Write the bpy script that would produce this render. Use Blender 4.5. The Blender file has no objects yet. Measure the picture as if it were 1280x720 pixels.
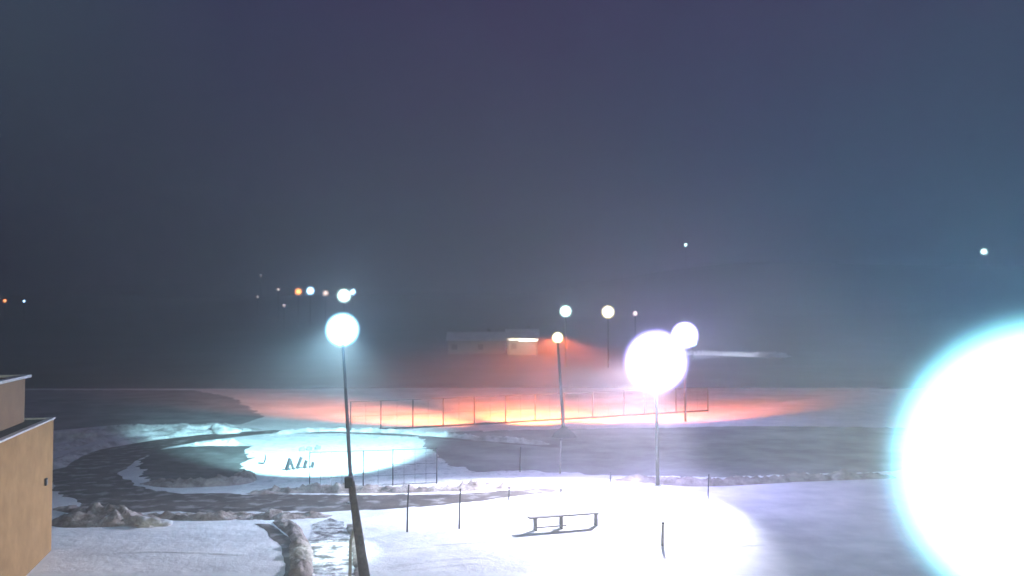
import bpy, bmesh, math, random
from mathutils import Vector, noise
random.seed(7)
S = bpy.context.scene
C = S.collection
PI = math.pi
F = 1108.0; CX, CY = 640.0, 360.0; CAMZ = 8.0; PITCH = math.atan(40 / F)

# ------------------------------------------------------------------ measuring
def ray(px, py):
    x, u = (px - CX) / F, (CY - py) / F
    return Vector((x, math.cos(PITCH) - u * math.sin(PITCH), math.sin(PITCH) + u * math.cos(PITCH)))
def P(px, py, z=0.0):
    """point at height z seen at that pixel"""
    d = ray(px, py); t = (z - CAMZ) / d.z
    return Vector((d.x * t, d.y * t, z))
def D(px, py, y):
    """point at distance y seen at that pixel"""
    d = ray(px, py); t = y / d.y
    return Vector((d.x * t, y, CAMZ + d.z * t))

# ------------------------------------------------------------------ materials
def new_mat(name):
    m = bpy.data.materials.new(name); m.use_nodes = True
    nt = m.node_tree
    return m, nt, nt.nodes['Principled BSDF'], nt.nodes['Material Output']
def noisy(name, c1, c2, scale=3.0, rough=0.8, bump=0.3, bscale=None, spec=0.3, metal=0.0, dist=0.1, lo=0.35, hi=0.65, c3=None, s3=20):
    m, nt, b, out = new_mat(name); N = nt.nodes; L = nt.links
    tc = N.new('ShaderNodeTexCoord'); g = N.new('ShaderNodeNewGeometry')
    n = N.new('ShaderNodeTexNoise'); n.inputs['Scale'].default_value = scale; n.inputs['Detail'].default_value = 8
    n.inputs['Roughness'].default_value = .65
    L.new(g.outputs['Position'], n.inputs['Vector'])
    r = N.new('ShaderNodeValToRGB'); r.color_ramp.elements[0].position = lo; r.color_ramp.elements[1].position = hi
    r.color_ramp.elements[0].color = (*c1, 1); r.color_ramp.elements[1].color = (*c2, 1)
    L.new(n.outputs['Fac'], r.inputs['Fac'])
    col = r.outputs['Color']
    if c3:
        n3 = N.new('ShaderNodeTexNoise'); n3.inputs['Scale'].default_value = s3; n3.inputs['Detail'].default_value = 6
        L.new(g.outputs['Position'], n3.inputs['Vector'])
        r3 = N.new('ShaderNodeValToRGB'); r3.color_ramp.elements[0].position = .52; r3.color_ramp.elements[1].position = .66
        L.new(n3.outputs['Fac'], r3.inputs['Fac'])
        mx = N.new('ShaderNodeMixRGB'); mx.inputs[2].default_value = (*c3, 1)
        L.new(r3.outputs['Color'], mx.inputs[0]); L.new(col, mx.inputs[1]); col = mx.outputs[0]
    L.new(col, b.inputs['Base Color'])
    b.inputs['Roughness'].default_value = rough; b.inputs['Metallic'].default_value = metal
    b.inputs['Specular IOR Level'].default_value = spec
    n2 = N.new('ShaderNodeTexNoise'); n2.inputs['Scale'].default_value = bscale or scale * 4; n2.inputs['Detail'].default_value = 9
    n2.inputs['Roughness'].default_value = .7
    L.new(g.outputs['Position'], n2.inputs['Vector'])
    bp = N.new('ShaderNodeBump'); bp.inputs['Strength'].default_value = bump; bp.inputs['Distance'].default_value = dist
    L.new(n2.outputs['Fac'], bp.inputs['Height']); L.new(bp.outputs['Normal'], b.inputs['Normal'])
    return m
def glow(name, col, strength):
    """lamp glare painted as emission on a clear ball; the light inside shines through"""
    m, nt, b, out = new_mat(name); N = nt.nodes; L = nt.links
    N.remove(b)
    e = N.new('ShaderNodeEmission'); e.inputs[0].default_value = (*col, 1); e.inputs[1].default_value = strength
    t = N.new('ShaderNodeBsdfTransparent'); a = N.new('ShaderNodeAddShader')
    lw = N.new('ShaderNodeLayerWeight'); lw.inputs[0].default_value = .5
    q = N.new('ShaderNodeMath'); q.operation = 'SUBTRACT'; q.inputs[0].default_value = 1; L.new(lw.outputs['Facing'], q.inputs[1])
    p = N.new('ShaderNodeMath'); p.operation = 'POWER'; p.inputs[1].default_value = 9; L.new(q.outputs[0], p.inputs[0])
    u = N.new('ShaderNodeMath'); u.operation = 'MULTIPLY'; u.inputs[1].default_value = strength; L.new(p.outputs[0], u.inputs[0])  # soft glare edge put into the emission, fading towards the rim
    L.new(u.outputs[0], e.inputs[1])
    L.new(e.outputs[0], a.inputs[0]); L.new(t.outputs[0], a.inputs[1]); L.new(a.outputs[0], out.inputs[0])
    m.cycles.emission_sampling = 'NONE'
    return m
def lit(name, col, strength):
    m, nt, b, out = new_mat(name)
    b.inputs['Base Color'].default_value = (*col, 1); b.inputs['Emission Color'].default_value = (*col, 1)
    b.inputs['Emission Strength'].default_value = strength
    return m

M = {}
M['snow'] = noisy('snow', (.62, .64, .66), (.84, .85, .86), .5, .6, .5, 1.6, dist=.18)
M['snow_old'] = noisy('old_snow', (.30, .31, .32), (.72, .73, .74), .35, .7, .8, 1.6, dist=.25, lo=.4, hi=.6)
M['rink'] = noisy('trodden_snow', (.66, .69, .7), (.86, .87, .87), .8, .45, .35, 2.5, dist=.08, c3=(.5, .52, .53), s3=2.2)
M['bank'] = noisy('dirty_snow', (.12, .095, .08), (.52, .46, .43), 1.6, .85, .9, 6, dist=.12, lo=.35, hi=.7)
M['bank_clean'] = noisy('ploughed_snow', (.3, .3, .3), (.8, .82, .82), .9, .8, .8, 5, dist=.12, lo=.38, hi=.6)
M['road'] = noisy('wet_gravel', (.035, .03, .027), (.10, .085, .075), 1.1, .75, .6, 12, dist=.04, c3=(.26, .25, .25), s3=1.4)
M['lot'] = noisy('bare_lot', (.03, .034, .033), (.085, .09, .088), 1.3, .8, .7, 9, dist=.05, c3=(.12, .13, .13), s3=.8)
M['ice'] = noisy('wet_ice', (.06, .065, .065), (.85, .9, .9), 1.8, .3, 1, 2.6, spec=1, metal=.5, dist=.25, lo=.42, hi=.58)
M['thin'] = noisy('unlit_snow', (.10, .10, .105), (.34, .34, .35), .3, .85, .6, 2.5, dist=.12, lo=.35, hi=.7)  # snow darkened in its colour for ground the lamps leave unlit
M['scrub'] = noisy('snowy_scrub', (.015, .015, .018), (.07, .07, .08), .06, .95, .4, .8, dist=.3)
M['field'] = noisy('field_snow', (.5, .5, .5), (.8, .8, .8), .22, .6, .5, 1.2, dist=.15)
M['wall'] = noisy('ochre_render', (.25, .145, .055), (.34, .205, .085), 1.5, .9, .15, 30, dist=.01)
M['wall_dark'] = noisy('brown_render', (.2, .13, .08), (.26, .17, .10), 1.5, .9, .15, 30, dist=.01)
M['metal'] = noisy('galvanised_steel', (.28, .3, .32), (.42, .44, .46), 8, .45, .05, 40, metal=.7, dist=.002)
M['flash'] = noisy('roof_flashing', (.55, .57, .58), (.75, .77, .78), 4, .4, .05, 30, metal=.3, dist=.002)
M['roof'] = noisy('roof_felt', (.05, .05, .05), (.12, .12, .12), 3, .9, .3, 20, dist=.01)
M['dark'] = noisy('dark_paint', (.012, .014, .016), (.03, .032, .035), 6, .8, .1, 40, spec=.1, dist=.002)
M['timber'] = noisy('dark_timber', (.035, .03, .035), (.10, .085, .085), 7, .85, .5, 40, dist=.01)
M['plank'] = noisy('grey_plank', (.2, .19, .18), (.34, .32, .3), 7, .8, .4, 30, dist=.005)
M['stone'] = noisy('stone', (.08, .085, .09), (.2, .2, .2), 5, .9, .5, 20, dist=.02)
M['house'] = noisy('pale_boards', (.32, .3, .27), (.42, .4, .36), 2, .9, .1, 10, dist=.01)
M['glass'] = noisy('dark_glass', (.10, .09, .08), (.16, .14, .12), 1, .1, 0, 3, spec=.6)

# ------------------------------------------------------------------ mesh builder
class MB:
    def __init__(s): s.bm = bmesh.new()
    def box(s, c, size, rz=0, tilt=(0, 0)):
        r = bmesh.ops.create_cube(s.bm, size=1.0)
        from mathutils import Matrix
        mt = Matrix.Translation(Vector(c)) @ Matrix.Rotation(rz, 4, 'Z') @ Matrix.Rotation(tilt[0], 4, 'X') @ Matrix.Rotation(tilt[1], 4, 'Y') @ Matrix.Diagonal((*size, 1))
        bmesh.ops.transform(s.bm, matrix=mt, verts=r['verts']); return s
    def tube(s, pts, rad, n=12, caps=True):
        pts = [Vector(p) for p in pts]
        if not isinstance(rad, (list, tuple)): rad = [rad] * len(pts)
        rings = []
        for i, p in enumerate(pts):
            a = pts[max(0, i - 1)]; b = pts[min(len(pts) - 1, i + 1)]
            d = (b - a).normalized()
            u = d.cross(Vector((0, 1, 0)) if abs(d.y) < .9 else Vector((1, 0, 0))).normalized(); v = d.cross(u)
            rings.append([s.bm.verts.new(p + (u * math.cos(k * 2 * PI / n) + v * math.sin(k * 2 * PI / n)) * rad[i]) for k in range(n)])
        for a, b in zip(rings, rings[1:]):
            for k in range(n): s.bm.faces.new((a[k], a[(k + 1) % n], b[(k + 1) % n], b[k]))
        if caps: s.bm.faces.new(rings[0][::-1]); s.bm.faces.new(rings[-1])
        return s
    def ball(s, c, r, seg=24, sq=(1, 1, 1), rough=0, sd=0):
        q = bmesh.ops.create_uvsphere(s.bm, u_segments=seg, v_segments=seg // 2, radius=1)
        for v in q['verts']:
            k = 1 + (rough * noise.noise(v.co * 1.7 + Vector((sd, sd * 2, 0))) if rough else 0)
            v.co = Vector((v.co.x * r * sq[0] * k, v.co.y * r * sq[1] * k, v.co.z * r * sq[2] * k)) + Vector(c)
        return s
    def prism(s, prof, y0, y1, axis='y'):
        a = [s.bm.verts.new((x, y0, z)) for x, z in prof]; b = [s.bm.verts.new((x, y1, z)) for x, z in prof]
        s.bm.faces.new(a); s.bm.faces.new(b[::-1]); n = len(prof)
        for k in range(n): s.bm.faces.new((a[k], b[k], b[(k + 1) % n], a[(k + 1) % n]))
        return s
    def build(s, name, mat, parent=None, bevel=0, smooth=False):
        bmesh.ops.recalc_face_normals(s.bm, faces=s.bm.faces)
        me = bpy.data.meshes.new(name); s.bm.to_mesh(me); s.bm.free()
        o = bpy.data.objects.new(name, me); C.objects.link(o); me.materials.append(M[mat] if isinstance(mat, str) else mat)
        if parent: o.parent = parent
        if smooth: [setattr(p, 'use_smooth', True) for p in me.polygons]
        if bevel:
            b = o.modifiers.new('b', 'BEVEL'); b.width = bevel; b.segments = 2; b.limit_method = 'ANGLE'
        return o
def tag(o, label=None, cat=None, group=None, kind=None):
    if label: o['label'] = label
    if cat: o['category'] = cat
    if group: o['group'] = group
    if kind: o['kind'] = kind
    return o
def thing(name, loc, label, cat, group=None, rz=0):
    o = bpy.data.objects.new(name, None); C.objects.link(o); o.location = loc; o.rotation_euler.z = rz
    o.empty_display_size = .2
    return tag(o, label, cat, group)
def copy_tree(o, loc, label=None, rz=None, scale=None):
    c = o.copy(); C.objects.link(c); c.location = loc
    if rz is not None: c.rotation_euler.z = rz
    if scale: c.scale = (scale,) * 3 if not isinstance(scale, tuple) else scale
    if label: c['label'] = label
    for ch in o.children:
        d = ch.copy(); C.objects.link(d); d.parent = c
        for g in ch.children:
            e = g.copy(); C.objects.link(e); e.parent = d
    return c

# ------------------------------------------------------------------ sheets and banks
def wob(x, y, s, a, sd=0): return a * noise.noise(Vector((x * s + sd, y * s - sd, sd * 3.1)))
def sheet(name, outline, z, mat, jag=.35, label=None):
    """flat sheet on the ground with a ragged edge; outline in picture measurements or points"""
    pts = [P(*p) if len(p) == 2 else Vector(p) for p in outline]
    out = []
    for a, b in zip(pts, pts[1:] + pts[:1]):
        n = max(2, int((b - a).length / .18))
        for k in range(n):
            p = a.lerp(b, k / n)
            j = jag * noise.noise(Vector((p.x * .9, p.y * .5, z * 900))) + jag * .6 * noise.noise(Vector((p.x * 3.1, p.y * 2, z * 900)))
            out.append(Vector((p.x + j * .7, p.y + j * 1.3, z)))
    bm = bmesh.new(); vs = [bm.verts.new(p) for p in out]
    es = [bm.edges.new((vs[i], vs[(i + 1) % len(vs)])) for i in range(len(vs))]
    bmesh.ops.triangle_fill(bm, edges=es, use_beauty=False)
    for f in bm.faces:
        if f.normal.z < 0: f.normal_flip()
    me = bpy.data.meshes.new(name); bm.to_mesh(me); bm.free()
    o = bpy.data.objects.new(name, me); C.objects.link(o); me.materials.append(M[mat])
    return tag(o, kind='structure')
def smooth_line(pts, step):
    """Catmull-Rom through pts"""
    pts = [Vector(p) for p in pts]; q = [pts[0] * 2 - pts[1]] + pts + [pts[-1] * 2 - pts[-2]]; out = []
    for i in range(1, len(q) - 2):
        a, b, c, d = q[i - 1:i + 3]; n = max(2, int((c - b).length / step))
        for k in range(n):
            t = k / n
            out.append(.5 * ((2 * b) + (c - a) * t + (2 * a - 5 * b + 4 * c - d) * t * t + (3 * b - a - 3 * c + d) * t ** 3))
    out.append(q[-2]); return out
def bank(name, line, width, height, mat, sd=0, lump=.5, zbase=-.03):
    pts = smooth_line([P(*p) for p in line], .14); NW = 18
    bm = bmesh.new(); rows = []
    for i, p in enumerate(pts):
        a = pts[max(0, i - 1)]; b = pts[min(len(pts) - 1, i + 1)]
        d = (b - a).normalized(); nrm = Vector((-d.y, d.x, 0))
        end = min(1, i / 9, (len(pts) - 1 - i) / 9)
        row = []
        for k in range(NW + 1):
            t = k / NW * 2 - 1
            w = width * (1 + .5 * noise.noise(Vector((i * .06, sd, 0)))) * .5
            q = p + nrm * t * w
            h = (1 - t * t) * height * end
            h *= 1 + lump * (noise.noise(q * 1.1 + Vector((sd, 0, 0))) * 1.3 + noise.noise(q * 3.2 + Vector((sd, 0, 0))) * 1.0 + noise.noise(q * 8 + Vector((sd, 0, 0))) * .8)
            row.append(bm.verts.new((q.x, q.y, zbase + max(0, h) + (.0))))
        rows.append(row)
    for a, b in zip(rows, rows[1:]):
        for k in range(NW): bm.faces.new((a[k], a[k + 1], b[k + 1], b[k]))
    bmesh.ops.recalc_face_normals(bm, faces=bm.faces)
    me = bpy.data.meshes.new(name); bm.to_mesh(me); bm.free()
    for p in me.polygons: p.use_smooth = True
    o = bpy.data.objects.new(name, me); C.objects.link(o); me.materials.append(M[mat])
    return tag(o, kind='structure')

# the ground: one snow sheet with low swells, then the land rising behind
def smooth(a, b, x):
    t = max(0, min(1, (x - a) / (b - a))); return t * t * (3 - 2 * t)
def land(x, y):
    z = -.02
    z += smooth(104.5, 106.5, y) * .25 * (1 + .3 * noise.noise(Vector((x * .15, 3, 0))))
    z -= smooth(108, 135, y) * .25
    r = math.hypot(x, y)
    z += smooth(190, 330, y) * (9 + 3 * noise.noise(Vector((x * .008, y * .008, 2))))
    right = smooth(-40, 160, x)
    z += smooth(320, 560, y) * (14 + 20 * right)
    z += smooth(540, 1500, y) * (45 + 25 * noise.noise(Vector((x * .002, 1, 0))))
    return z
bm = bmesh.new()
ys = [-40, -20, 0, 10, 20, 40, 60, 80, 100, 103] + [104 + .35 * k for k in range(10)] + [108, 112, 118, 125, 135, 150, 165, 180] + [190 + 10 * k for k in range(40)] + [600, 640, 700, 780, 860, 950, 1050, 1200, 1350, 1500]
xs = [-1500, -1000, -700, -500, -400, -320, -260, -210, -180] + [-160 + 5 * k for k in range(65)] + [180, 210, 260, 320, 400, 500, 700, 1000, 1500]
g = [[bm.verts.new((x, y, land(x, y) if y > 103.5 else 0)) for x in xs] for y in ys]
for j in range(len(ys) - 1):
    for i in range(len(xs) - 1):
        f = bm.faces.new((g[j][i], g[j][i + 1], g[j + 1][i + 1], g[j + 1][i])); f.material_index = 1 if ys[j] >= 104 else 0
me = bpy.data.meshes.new('ground'); bm.to_mesh(me); bm.free()
me.materials.append(M['snow']); me.materials.append(M['scrub'])
for p in me.polygons: p.use_smooth = p.material_index == 1
o = bpy.data.objects.new('ground', me); C.objects.link(o); tag(o, kind='structure')

# loop of bare road around the courtyard
sheet('road', [(64, 604), (60, 590), (80, 577), (120, 563), (180, 552), (250, 543.5), (330, 538.5), (430, 536.5), (520, 540), (600, 547), (700, 556),
               (700, 560), (600, 553), (520, 545.5), (430, 541.5), (330, 542.5), (262, 550), (205, 560), (165, 577), (150, 592), (168, 606), (220, 616),
               (300, 618), (440, 619), (560, 618), (640, 612.5), (702, 611), (702, 616), (640, 621), (560, 631), (440, 638), (300, 641), (180, 641), (110, 632), (74, 618)],
      .006, 'road', .3)
sheet('parking_lot', [(190, 563), (235, 558), (312, 558), (311, 570), (303, 590), (298, 601), (240, 603), (200, 606), (180, 598), (172, 585)], .010, 'lot', .6)
sheet('footpath', [(318, 655), (338, 655), (362, 672), (374, 700), (372, 735), (350, 735), (356, 705), (350, 682), (336, 668)], .008, 'road', .08)
sheet('ice', [(392, 655), (412, 648), (432, 652), (440, 672), (446, 700), (448, 760), (388, 760), (386, 700)], .012, 'ice', .15)
sheet('playing_field', [(-60, 512), (120, 498), (300, 486.5), (500, 484.5), (900, 484), (1100, 485), (1060, 492), (900, 512), (700, 526), (560, 533), (440, 537), (380, 534), (200, 531), (60, 535), (-60, 545)], .005, 'field', .4)
sheet('unlit_yard', [(520, 546), (560, 540), (640, 538), (780, 535), (960, 533), (1180, 535), (1500, 540), (1500, 592), (1180, 588), (1000, 592), (880, 597), (760, 594), (700, 590), (600, 589), (566, 583), (545, 566)], .0054, 'thin', .5)  # dark sheet painting the unlit band behind the lamp pool
sheet('unlit_yard', [(-120, 488), (60, 487.5), (240, 488), (290, 497), (330, 520), (300, 531), (150, 531), (50, 540), (-120, 560)], .009, 'thin', .5)  # dark sheet painting the unlit snow at the far left
sheet('courtyard', [(330, 543.5), (430, 542.5), (520, 546.5), (600, 554), (690, 561), (690, 606), (640, 609), (560, 615), (440, 616), (300, 615), (312, 590), (318, 560)], .004, 'rink', .15)

bank('snow_bank', [(75, 646), (110, 650), (150, 652), (205, 652)], 2.2, .45, 'bank', 1, .6)
bank('snow_bank', [(68, 634), (140, 646), (240, 648), (330, 647), (420, 645)], .9, .22, 'bank', 2, .7)
bank('snow_bank', [(178, 603), (230, 607), (300, 603), (306, 590)], 1.2, .3, 'bank', 3, .6)
bank('snow_bank', [(345, 648), (358, 656), (372, 672), (377, 700), (375, 730)], .8, .2, 'bank', 4, .6)
bank('snow_bank', [(300, 617), (360, 615), (440, 615), (520, 614), (600, 611), (660, 609)], .8, .25, 'bank', 5, .9)
bank('snow_bank', [(230, 557), (270, 556), (316, 556)], .9, .3, 'bank_clean', 6, .7)
bank('snow_bank', [(60, 588), (90, 570), (130, 558), (190, 549), (260, 541), (330, 536)], 1.4, .2, 'bank_clean', 7, .45)
bank('snow_bank', [(62, 553), (90, 549), (125, 541), (180, 537), (240, 536), (300, 533)], 2.4, .32, 'bank_clean', 8, .45)
bank('snow_bank', [(64, 565), (120, 549), (190, 543), (260, 538)], 1.4, .22, 'bank_clean', 9, .45)
bank('snow_bank', [(765, 600), (810, 602), (880, 606), (1000, 600), (1120, 596)], 1.0, .3, 'bank', 10, .6)
bank('snow_bank', [(438, 652), (444, 680), (450, 730)], .4, .12, 'bank', 13, .6)
bank('snow_bank', [(330, 545), (400, 538.5), (500, 541), (600, 549), (690, 556)], 1.2, .22, 'bank_clean', 14, .6)

for k, ln in enumerate([[(600, 702), (630, 686), (662, 670)], [(462, 712), (540, 701), (640, 694)], [(462, 717), (560, 707), (660, 698)], [(820, 692), (900, 684), (1040, 676)], [(892, 640), (912, 656), (934, 674)],  # last line here shapes the thin stake's cast shadow as a ridge
                        [(80, 700), (170, 690), (330, 694)], [(470, 690), (560, 680), (640, 676)]]):
    bank('rut_shadow_ridge', ln, .35, .022, 'snow', 20 + k, .5, -.002)
bank('snow_bank', [(850, 443.5), (900, 444), (950, 445.5), (985, 446.5)], 9, .75, 'snow', 40, .5)

# ------------------------------------------------------------------ lamps
def light(kind, loc, col, power, radius=.2, aim=None, cone=None, blend=.5):
    l = bpy.data.lights.new('lamp_light', kind); l.color = col; l.energy = power; l.shadow_soft_size = radius
    o = bpy.data.objects.new('lamp_light', l); C.objects.link(o); o.location = loc
    if aim is not None:
        o.rotation_euler = (Vector(aim) - Vector(loc)).to_track_quat('-Z', 'Y').to_euler()
        l.spot_size = math.radians(cone); l.spot_blend = blend
    return o
G = {}
G['cool'] = glow('cool_glare', (.32, .75, 1), 60)
G['violet'] = glow('white_glare', (.50, .46, 1), 70)
G['warm'] = glow('warm_glare', (1, .88, .5), 26)
G['mint'] = glow('mint_glare', (.6, 1, .95), 26)
G['orange'] = glow('orange_glare', (1, .32, .1), 6)
G['dimw'] = glow('dim_glare', (.8, .6, .55), 2.5)
G['blue'] = glow('blue_glare', (.35, .65, 1), 16)
G['teal'] = glow('teal_glare', (.30, .85, 1), 62)

def pole_lamp(name, base, top, globe_r, glass, label, cat, group=None, pole_r=(.09, .05), arm=.0, pedestal=False, polemat='dark'):
    """standing lamp: pole, arm, housing and an oversized glare ball; base and top are points, the ball sits at top"""
    t = thing(name, base, label, cat, group)
    T = Vector(top) - Vector(base); px = T.x - arm
    h = T.z
    MB().tube([(0, 0, 0), (px * .5, T.y * .5, h * .5), (px, T.y, h - globe_r * .2 - .1)], [pole_r[0], (pole_r[0] + pole_r[1]) / 2, pole_r[1]]).build('pole', polemat, t, smooth=True)
    MB().tube([(0, 0, 0), (0, 0, .06)], pole_r[0] * 2).build('base_plate', 'metal', t)
    if arm: MB().tube([(px, T.y, h - .12), (px + arm * .5, T.y, h + .02), (T.x, T.y, h + .06)], .03).build('arm', 'metal', t)
    hd = MB().tube([(T.x, T.y, h - .16), (T.x, T.y, h - .06), (T.x, T.y, h + .1), (T.x, T.y, h + .16)], [.06, .12, .12, .05], 16).build('housing', 'metal', t)
    MB().ball((T.x, T.y, h), globe_r, 32).build('glare_ball', G[glass], t, smooth=True)  # oversized ball, as wide as the lamp's glare
    if pedestal:
        MB().tube([(0, 0, 0), (0, 0, .25), (0, 0, .7)], [.85, .7, .16], 20).build('pedestal', 'timber', t)
    return t

# 1: courtyard lamp at the left
y1 = 39.0
top1 = D(428, 412, y1); b1 = Vector((D(440, 628, y1).x, y1, 0))
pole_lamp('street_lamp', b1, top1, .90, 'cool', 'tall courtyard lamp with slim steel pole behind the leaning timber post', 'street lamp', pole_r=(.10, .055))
light('SPOT', top1, (.45, .90, 1), 170000, .3, P(390, 559), 52, .6)
light('SPOT', top1, (.75, .97, 1), 22000, .3, P(420, 690), 17, 1)  # extra beam added to brighten the ice
light('POINT', top1, (.3, .6, .9), 1900, .3)
# 2: big lamp with violet glare
y2 = 43.0
top2 = D(820, 452, y2); b2 = Vector((D(822, 610, y2).x, y2, 0))
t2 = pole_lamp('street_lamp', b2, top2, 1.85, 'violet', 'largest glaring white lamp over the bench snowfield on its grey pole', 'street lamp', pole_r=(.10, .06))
light('SPOT', top2, (.80, .80, 1), 42000, .4, P(716, 632), 100, .45)
light('POINT', top2, (.5, .45, .9), 1400, .5)
# 3: the smaller glare behind it
y3 = 70.0
top3 = D(856, 419, y3); b3 = Vector((top3.x, y3, 0))
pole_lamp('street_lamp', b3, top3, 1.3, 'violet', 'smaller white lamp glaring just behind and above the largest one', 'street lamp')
light('POINT', top3, (.6, .55, 1), 450, .4)
# 4: orange field lamp
y4 = 61.0
top4 = D(697, 422, y4); b4 = Vector((D(705, 545, y4).x, y4, 0))
pole_lamp('street_lamp', b4, top4, .48, 'warm', 'yellowish lamp on a dark pole with a wide conical foot before the orange field', 'street lamp', pole_r=(.13, .08), arm=0, pedestal=True, polemat='timber')
for ax, ay, pw, cn in ((485, 520, 400000, 38), (655, 519, 480000, 42), (770, 516, 300000, 40), (880, 517, 380000, 30)):
    light('SPOT', top4, (1, .19, .045), pw, .25, P(ax, ay), cn, 1)
# 5: very near lamp on the right
gp = D(1322, 590, 2.7)
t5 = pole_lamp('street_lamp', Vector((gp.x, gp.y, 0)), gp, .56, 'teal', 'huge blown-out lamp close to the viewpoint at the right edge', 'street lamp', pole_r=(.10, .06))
light('POINT', gp, (.24, .58, .82), 2600, .3)
light('SPOT', gp, (1, 1, .60), 13500, .3, P(250, 680), 100, 1)  # extra beam added to brighten the lower-left snow

# far lamps
def far_lamp(px, py, y, rpx, glass, label, power=0, col=(1, 1, 1)):
    top = D(px, py, y); gz = land(top.x, y)
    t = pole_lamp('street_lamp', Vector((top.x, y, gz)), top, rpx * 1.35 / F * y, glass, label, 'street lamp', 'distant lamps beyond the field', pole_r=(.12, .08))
    if power: light('POINT', top, col, power, .2)
    return t
far_lamp(707, 389, 150, 7, 'mint', 'round mint-white distant lamp above the yellowish field lamp', 1500, (.75, 1, .95))
far_lamp(760, 390, 150, 7.5, 'warm', 'round cream distant lamp just beside the big glare', 1500, (1, .95, .8))
far_lamp(794, 392, 165, 3.5, 'dimw', 'faint distant lamp nearly lost in the big glare')
far_lamp(373, 364.5, 280, 5, 'orange', 'orange distant lamp in the row above the courtyard lamp')
far_lamp(388, 363.5, 285, 5.5, 'blue', 'bluish white distant lamp beside the orange one')
far_lamp(407, 366.5, 290, 4.5, 'dimw', 'dim brownish distant lamp between two whiter lamps')
far_lamp(430, 369.5, 280, 8.5, 'mint', 'brightest of the distant lamps right above the courtyard lamp', 4000, (.9, 1, 1))
far_lamp(441, 365, 290, 4, 'blue', 'small bluish lamp touching the brightest distant lamp')
far_lamp(322, 371, 300, 1.6, 'dimw', 'tiny faint lamp at the low end of the distant row')
far_lamp(348, 362, 300, 2, 'dimw', 'tiny faint lamp next to the orange distant one')
far_lamp(355, 382, 260, 1.8, 'dimw', 'tiny faint lamp below the orange distant one')
far_lamp(326, 345, 400, 1.5, 'dimw', 'tiny faint lamp highest over the distant row')
far_lamp(6, 376, 300, 2.4, 'orange', 'tiny reddish lamp far off above the ochre building')
far_lamp(30, 376.5, 300, 1.5, 'blue', 'tiny bluish lamp far off above the ochre building')
far_lamp(857, 306, 560, 1.8, 'mint', 'tiny mint light high on the dark hill over the big glare')
far_lamp(1230, 314.5, 560, 4.5, 'mint', 'round mint-white light high on the dark hill over the huge lamp')

# ------------------------------------------------------------------ ochre building
cor = P(64, 688); far_dir = Vector(((350 - CX) / F, 1, 0)).normalized()
bt = thing('school_building', (cor.x, cor.y, 0), 'flat-roofed ochre building with bright metal roof edges and a raised upper block', 'building', rz=math.atan2(far_dir.y, far_dir.x) - PI / 2)
# local frame: +y along the wall away from the camera, -x into the building; far corner at origin
H1 = D(60, 524, cor.y).z
L_ = 24
MB().box((-7, -L_ / 2, H1 / 2), (14, L_, H1)).build('wall', 'wall', bt)
MB().box((-6.9, -L_ / 2, H1 - .03), (13.4, L_ - .5, .12)).build('roof', 'roof', bt)
MB().box((-.04, -L_ / 2, H1 + .04), (.2, L_ + .06, .06)).box((-7.1, -.06, H1 + .04), (13.9, .18, .059)).build('roof_edge', 'flash', bt, bevel=.01)
# snow lying on the roof
sn = MB()
for k in range(9):
    a = random.uniform(-8, -1.2)
    sn.ball((a, random.uniform(-9, -.8), H1 + .03), random.uniform(.3, .8), 16, (1.4, .7, .13), .5, k)
so = tag(sn.build('roof_snow', 'snow', bt, smooth=True), kind='stuff')
H2 = 6.05
MB().box((-.70 - 5, -.9 - 8, (H1 + H2) / 2), (10, 16, H2 - H1)).build('upper_block', 'wall_dark', bt)
MB().box((-.67, -.8 - 8, H2 + .05), (.22, 16.3, .1)).box((-5.77, -.78, H2 + .05), (10, .22, .099)).build('upper_roof_edge', 'flash', bt, bevel=.01)
vt = MB().box((.04, -1.05, 2.55), (.06, .2, .24)).build('wall_vent', 'dark', bt, bevel=.01)
MB().box((.075, -1.05, 2.6), (.015, .16, .03)).box((.075, -1.05, 2.54), (.015, .16, .03)).box((.075, -1.05, 2.48), (.015, .16, .03)).build('louvre', 'metal', vt)

# ------------------------------------------------------------------ leaning timber post
bp = P(459, 742)
post = thing('leaning_post', bp, 'thick dark leaning timber post with a small box at its top beside the wet ice', 'post')
tp = D(439, 602, bp.y) - bp; md = D(447, 660, bp.y) - bp
MB().tube([(0, 0, 0), md, tp], [.17, .13, .10], 14).build('shaft', 'timber', post, smooth=True)
MB().box((tp.x - .06, tp.y, tp.z - .02), (.24, .2, .32), 0, (0, -.05)).build('junction_box', 'dark', post, bevel=.02)
MB().tube([(md.x - .22, md.y, 0), (md.x - .2, md.y, md.z * .8), (md.x - .02, md.y, md.z * 1.15)], [.05, .045, .03], 10).build('brace', 'plank', post, smooth=True)

# ------------------------------------------------------------------ bench
ba, bb = P(669, 663), P(745, 657)
dirv = (bb - ba); bl = dirv.length; ang = math.atan2(dirv.y, dirv.x)
bench = thing('park_bench', (ba + bb) / 2, 'long narrow grey bench standing alone in bright snow', 'bench', rz=ang)
hz = .50
MB().box((-.1, 0, hz), (bl + .35, .34, .06)).build('seat', 'plank', bench, bevel=.01)
for lx in (-bl / 2, -bl / 2 + bl * .42, bl / 2):
    MB().box((lx, 0, hz / 2 - .02), (.07, .26, hz - .02)).build('leg', 'plank', bench, bevel=.008)
MB().box((-bl * .24, .0, .1), (bl * .5, .06, .05)).build('stretcher', 'plank', bench, bevel=.005)

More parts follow.
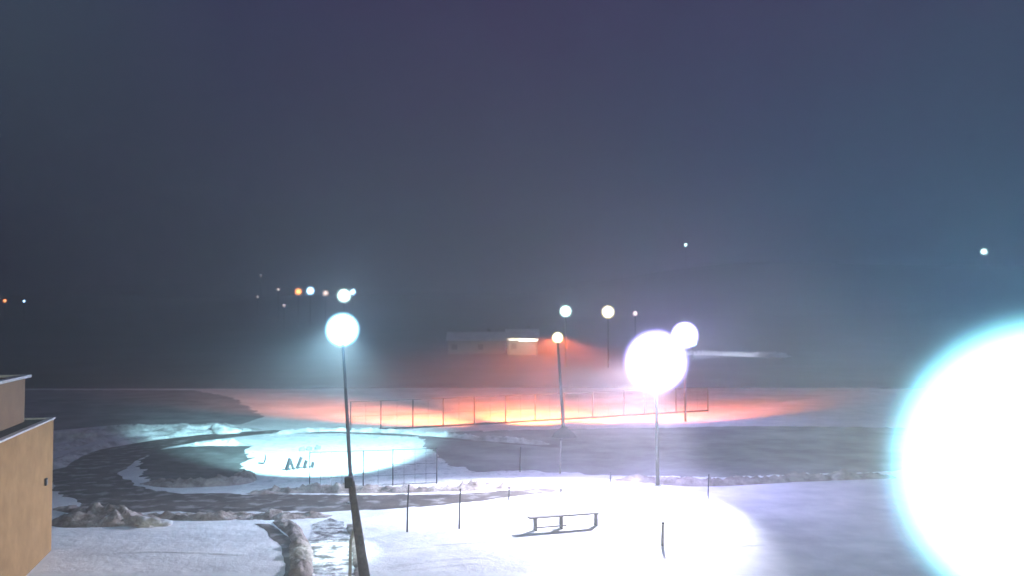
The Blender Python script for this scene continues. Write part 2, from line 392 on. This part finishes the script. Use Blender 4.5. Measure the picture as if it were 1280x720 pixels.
# ------------------------------------------------------------------ fences
def fence(name, bases, heights, label, rails, r=.035, mat='metal', net=True, cat='fence', wires=0):
    pts = [P(*b) for b in bases]
    o = thing(name, pts[0], label, cat); o0 = pts[0]
    for p, h in zip(pts, heights):
        q = p - o0
        MB().tube([(q.x, q.y, 0), (q.x, q.y, h)], [r, r * .9], 8).build('post', mat, o, smooth=True)
    for fr, rr in rails:
        for (a, ha), (b, hb) in zip(list(zip(pts, heights)), list(zip(pts, heights))[1:]):
            a_, b_ = a - o0, b - o0
            MB().tube([(a_.x, a_.y, ha * fr), (b_.x, b_.y, hb * fr)], rr, 6).build('rail', mat, o, smooth=True)
    if wires:
        m = MB()
        for (a, ha), (b, hb) in zip(list(zip(pts, heights)), list(zip(pts, heights))[1:]):
            a_, b_ = a - o0, b - o0; n = int((b_ - a_).length / wires)
            for k in range(1, n):
                c = a_.lerp(b_, k / n); m.tube([(c.x, c.y, .05), (c.x, c.y, ha * .97)], .006, 4)
            for k in range(1, int(ha / wires)):
                z = k * wires; m.tube([(a_.x, a_.y, z), (b_.x, b_.y, z)], .006, 4)
        m.build('mesh_panel', mat, o)
    return o
fb = [(438, 539.5), (476, 537.7), (516, 535.7), (554, 533.6), (593, 531.5), (632, 529.3), (669, 527), (705, 525), (741, 523), (780, 520.6), (806, 519), (845, 516.7), (885, 514.3)]
fence('sports_fence', fb, [2.15] * len(fb), 'long wire fence with dark posts along the orange lit field', [(.99, .02), (.04, .07)], .05, 'dark', wires=1.07)
fa = [(387, 611), (454, 608.5), (491, 607), (546, 604.5)]
fence('courtyard_fence', fa, [1.75] * 4, 'low see-through fence of thin posts between courtyard and road', [(.98, .014), (.03, .014)], .028, 'dark', wires=.5)
stakes = [((509, 665), 1.75, .032, 'tall thin stake in bright snow behind the timber post'), ((574, 661), 1.5, .03, 'thin stake in snow midway between tall stake and bench'),
          ((636, 625), .55, .035, 'short stake on the brown road edge nearest the bench'), ((701, 618), .4, .03, 'short stub at the tip of the brown road'),
          ((650, 590), 1.3, .03, 'faint thin stake in shade beyond the white snow'), ((700, 592), 1.75, .05, 'pale round stake in shade below the field lamp foot'),
          ((828, 682), .8, .06, 'stout short stake below the largest glaring lamp'), ((885, 642), 1.6, .028, 'thin stake at the edge of the white snow pool'),
          ((763, 603), .5, .04, 'short stake where the low dirty bank begins')]
for b, h, r, lb in stakes:
    p = P(*b)
    st = thing('stake', p, lb, 'stake', 'stakes standing in the snow')
    MB().tube([(0, 0, 0), (.01, 0, h * .5), (.03 * h, 0, h)], [r, r, r * .85], 10).build('shaft', 'dark' if r < .05 else 'plank', st, smooth=True)
    MB().ball((.03 * h, 0, h), r * 1.25, 12, (1, 1, .5)).build('cap', 'dark', st, smooth=True)

# ------------------------------------------------------------------ small things in the courtyard
def panel(px, py, h, w, lean, label, rz=.4):
    p = P(px, py)
    t = thing('leaning_board', p, label, 'board', 'dark boards standing in the courtyard snow', rz)
    MB().box((lean * h / 2, 0, h / 2), (.11, w * 1.3, h * 1.05), 0, (0, math.atan(lean))).build('panel', 'dark', t, bevel=.01)
    MB().box((lean * h + .02 - .22, 0, .05), (.45, w * .5, .05)).build('foot', 'dark', t, bevel=.01)
panel(357.5, 588, .62, .42, .35, 'largest dark leaning board in courtyard snow')
panel(367, 587, .5, .36, -.35, 'second dark board from the large one in the snow cluster')
panel(371, 586, .62, .30, .4, 'third dark board of the snow cluster, leaning away from the second')
panel(380, 585.5, .42, .34, .3, 'fourth lower dark board near the end of the snow cluster')
panel(390, 584.5, .3, .3, .2, 'lowest dark board at the end of the snow cluster')
p = P(330, 580)
t = thing('snow_shovel', p, 'small curved dark shovel-like shape standing alone in courtyard snow', 'shovel')
MB().tube([(.0, 0, .08), (.07, 0, .25), (.08, 0, .5)], [.035, .04, .03], 8).build('handle', 'dark', t, smooth=True)
MB().box((-.16, 0, .05), (.34, .26, .04), 0, (0, .15)).build('blade', 'dark', t, bevel=.01)
for k, (px, py, lb) in enumerate([(378, 564, 'small dark rock in the snow, closest to the boards'), (386.5, 563, 'small dark rock, middle of three behind the boards'), (397, 562, 'small dark rock farthest from the boards, nearest the lamp pole')]):
    q = P(px, py)
    tag(MB().ball((0, 0, 0), .16, 14, (1.2, .8, 1.1), .6, k).build('rock', 'stone', smooth=True), lb, 'rock', 'rocks in the courtyard snow').location = (q.x, q.y, .08)
for px, py, r, lb in [(189, 657, .45, 'rounded pale snow lump at the end of the dirty snow bank'), (92, 549, .8, 'bright snow heap in the ploughed snow near the building corner'), (283, 541, .8, 'bright snow heap on the far edge of the loop road'), (121, 653, .25, 'small pale snow lump in the dirty bank')]:
    q = P(px, py)
    tag(MB().ball((0, 0, 0), r, 24, (1.5, .9, .7), .7, px).build('snow_heap', 'bank_clean', smooth=True), lb, 'snow heap', 'loose snow heaps').location = (q.x, q.y, .0)

# ------------------------------------------------------------------ far houses
def house(px0, px1, y, h, label, strip):
    a = D(px0, 430, y); b = D(px1, 430, y); w = b.x - a.x
    gz = min(land(a.x, y), land(b.x, y), land(a.x, y + 8))
    t = thing('house', ((a.x + b.x) / 2, y, gz - .2), label, 'house')
    MB().box((0, 4, h / 2), (w, 8, h)).build('wall', 'house', t)
    rf = MB(); rf.bm.free(); rf = MB()
    x = w / 2 + .5
    v = [rf.bm.verts.new(c) for c in ((-x, -.6, h), (x, -.6, h), (x, 8.6, h), (-x, 8.6, h), (-x, 4, h + 2), (x, 4, h + 2))]
    for f in ((0, 1, 5, 4), (2, 3, 4, 5), (0, 4, 3), (1, 2, 5), (3, 2, 1, 0)): rf.bm.faces.new([v[k] for k in f])
    r = rf.build('roof', 'snow', t)
    MB().box((w * .2, 4.5, h + 2), (.7, .7, 1.4)).build('chimney', 'stone', r)
    for k in range(0, int(w // 3), 2):
        xx = -w / 2 + 1.5 + k * 3
        fr = MB().box((xx, -.04, h * .55), (1.2, .08, 1.2)).build('window', 'dark', t)
        MB().box((xx, -.09, h * .55), (1.0, .02, 1.0)).build('pane', 'glass', fr)
    return t, w, gz
M['strip'] = lit('strip_light', (1, .95, .78), 9)
M['strip2'] = lit('cool_strip_light', (.9, .92, 1), 4)
t, w, gz = house(560, 632, 204, 3.2, 'dim low distant house adjoining the one with the lit canopy', 0)
t, w, gz = house(634, 672, 200, 4.0, 'distant house with a bright warm light strip under its canopy', 1)
cn = MB().box((0, -1.5, 3.95), (w, 3, .15)).build('canopy', 'flash', t)
MB().box((w * .18, -2.6, 3.62), (w * .62, .3, .42)).build('strip_lamp', 'strip', cn)
MB().box((-w * .3, -2.6, 3.66), (w * .3, .2, .14)).build('strip_lamp', 'strip2', cn)
for sx in (-1, 1): MB().tube([(sx * (w / 2 - .3), -2.8, 0), (sx * (w / 2 - .3), -2.8, 3.88)], .08).build('post', 'dark', t)
c = Vector(t.location)
light('POINT', c + Vector((-2, -5.0, 3.2)), (1, .7, .4), 900, .3)
lt = far_lamp(866, 428, 182, 5, 'blue', 'added distant lamp inside the glare, put there to light a strip of snow')
light('SPOT', Vector(D(866, 428, 182)), (.8, .85, 1), 60000, .3, P(905, 444.5), 70, .8)  # beam of the added lamp, aimed to make the bright snow streak

# ------------------------------------------------------------------ haze
bm = bmesh.new(); bmesh.ops.create_cube(bm, size=1)
me = bpy.data.meshes.new('haze'); bm.to_mesh(me); bm.free()
hz_ = bpy.data.objects.new('haze', me); C.objects.link(hz_)
hz_.scale = (3040, 1580, 131); hz_.location = (0, 740, 64.4); tag(hz_, 'thin pale night haze glowing around the lamps', kind='stuff')
m = bpy.data.materials.new('haze_air'); m.use_nodes = True; nt = m.node_tree
nt.nodes.remove(nt.nodes['Principled BSDF'])
v = nt.nodes.new('ShaderNodeVolumePrincipled'); v.inputs['Color'].default_value = (.97, .90, 1, 1); v.inputs['Density'].default_value = .0035
v.inputs['Anisotropy'].default_value = 0.35
nt.links.new(v.outputs[0], nt.nodes['Material Output'].inputs['Volume']); me.materials.append(m)

# ------------------------------------------------------------------ night sky
w = bpy.data.worlds.new('World'); S.world = w; w.use_nodes = True; nt = w.node_tree; N = nt.nodes; L = nt.links
bg = N['Background']
g = N.new('ShaderNodeTexCoord'); sp = N.new('ShaderNodeSeparateXYZ'); L.new(g.outputs['Generated'], sp.inputs[0])
r = N.new('ShaderNodeValToRGB'); L.new(sp.outputs['X'], r.inputs['Fac'])
mr = N.new('ShaderNodeMapRange'); mr.inputs['From Min'].default_value = -.6; mr.inputs['From Max'].default_value = .6
L.new(sp.outputs['X'], mr.inputs['Value']); L.new(mr.outputs[0], r.inputs['Fac'])
e = r.color_ramp.elements
e[0].position = 0; e[0].color = (.10, .17, .20, 1)
e[1].position = 1; e[1].color = (.045, .055, .10, 1)
for pos, col in ((.14, (.065, .10, .15)), (.26, (.044, .034, .120)), (.5, (.076, .020, .108)), (.75, (.074, .022, .104))):
    k = e.new(pos); k.color = (*col, 1)
L.new(r.outputs[0], bg.inputs[0]); bg.inputs[1].default_value = .82

# ------------------------------------------------------------------ camera, render
cam = bpy.data.cameras.new('camera'); co = bpy.data.objects.new('camera', cam); C.objects.link(co)
co.location = (0, 0, CAMZ); co.rotation_euler = (PI / 2 + PITCH, 0, 0)
cam.sensor_width = 36; cam.lens = 36 * F / 1280; cam.clip_start = .05; cam.clip_end = 5000
cam.dof.use_dof = True; cam.dof.focus_distance = 32; cam.dof.aperture_fstop = .40
S.camera = co
S.view_settings.view_transform = 'Standard'; S.view_settings.look = 'None'; S.view_settings.exposure = 0; S.view_settings.gamma = 1
cy = S.cycles
cy.use_denoising = True; cy.use_light_tree = True
cy.max_bounces = 4; cy.diffuse_bounces = 2; cy.volume_bounces = 0; cy.transparent_max_bounces = 12
cy.sample_clamp_indirect = 3
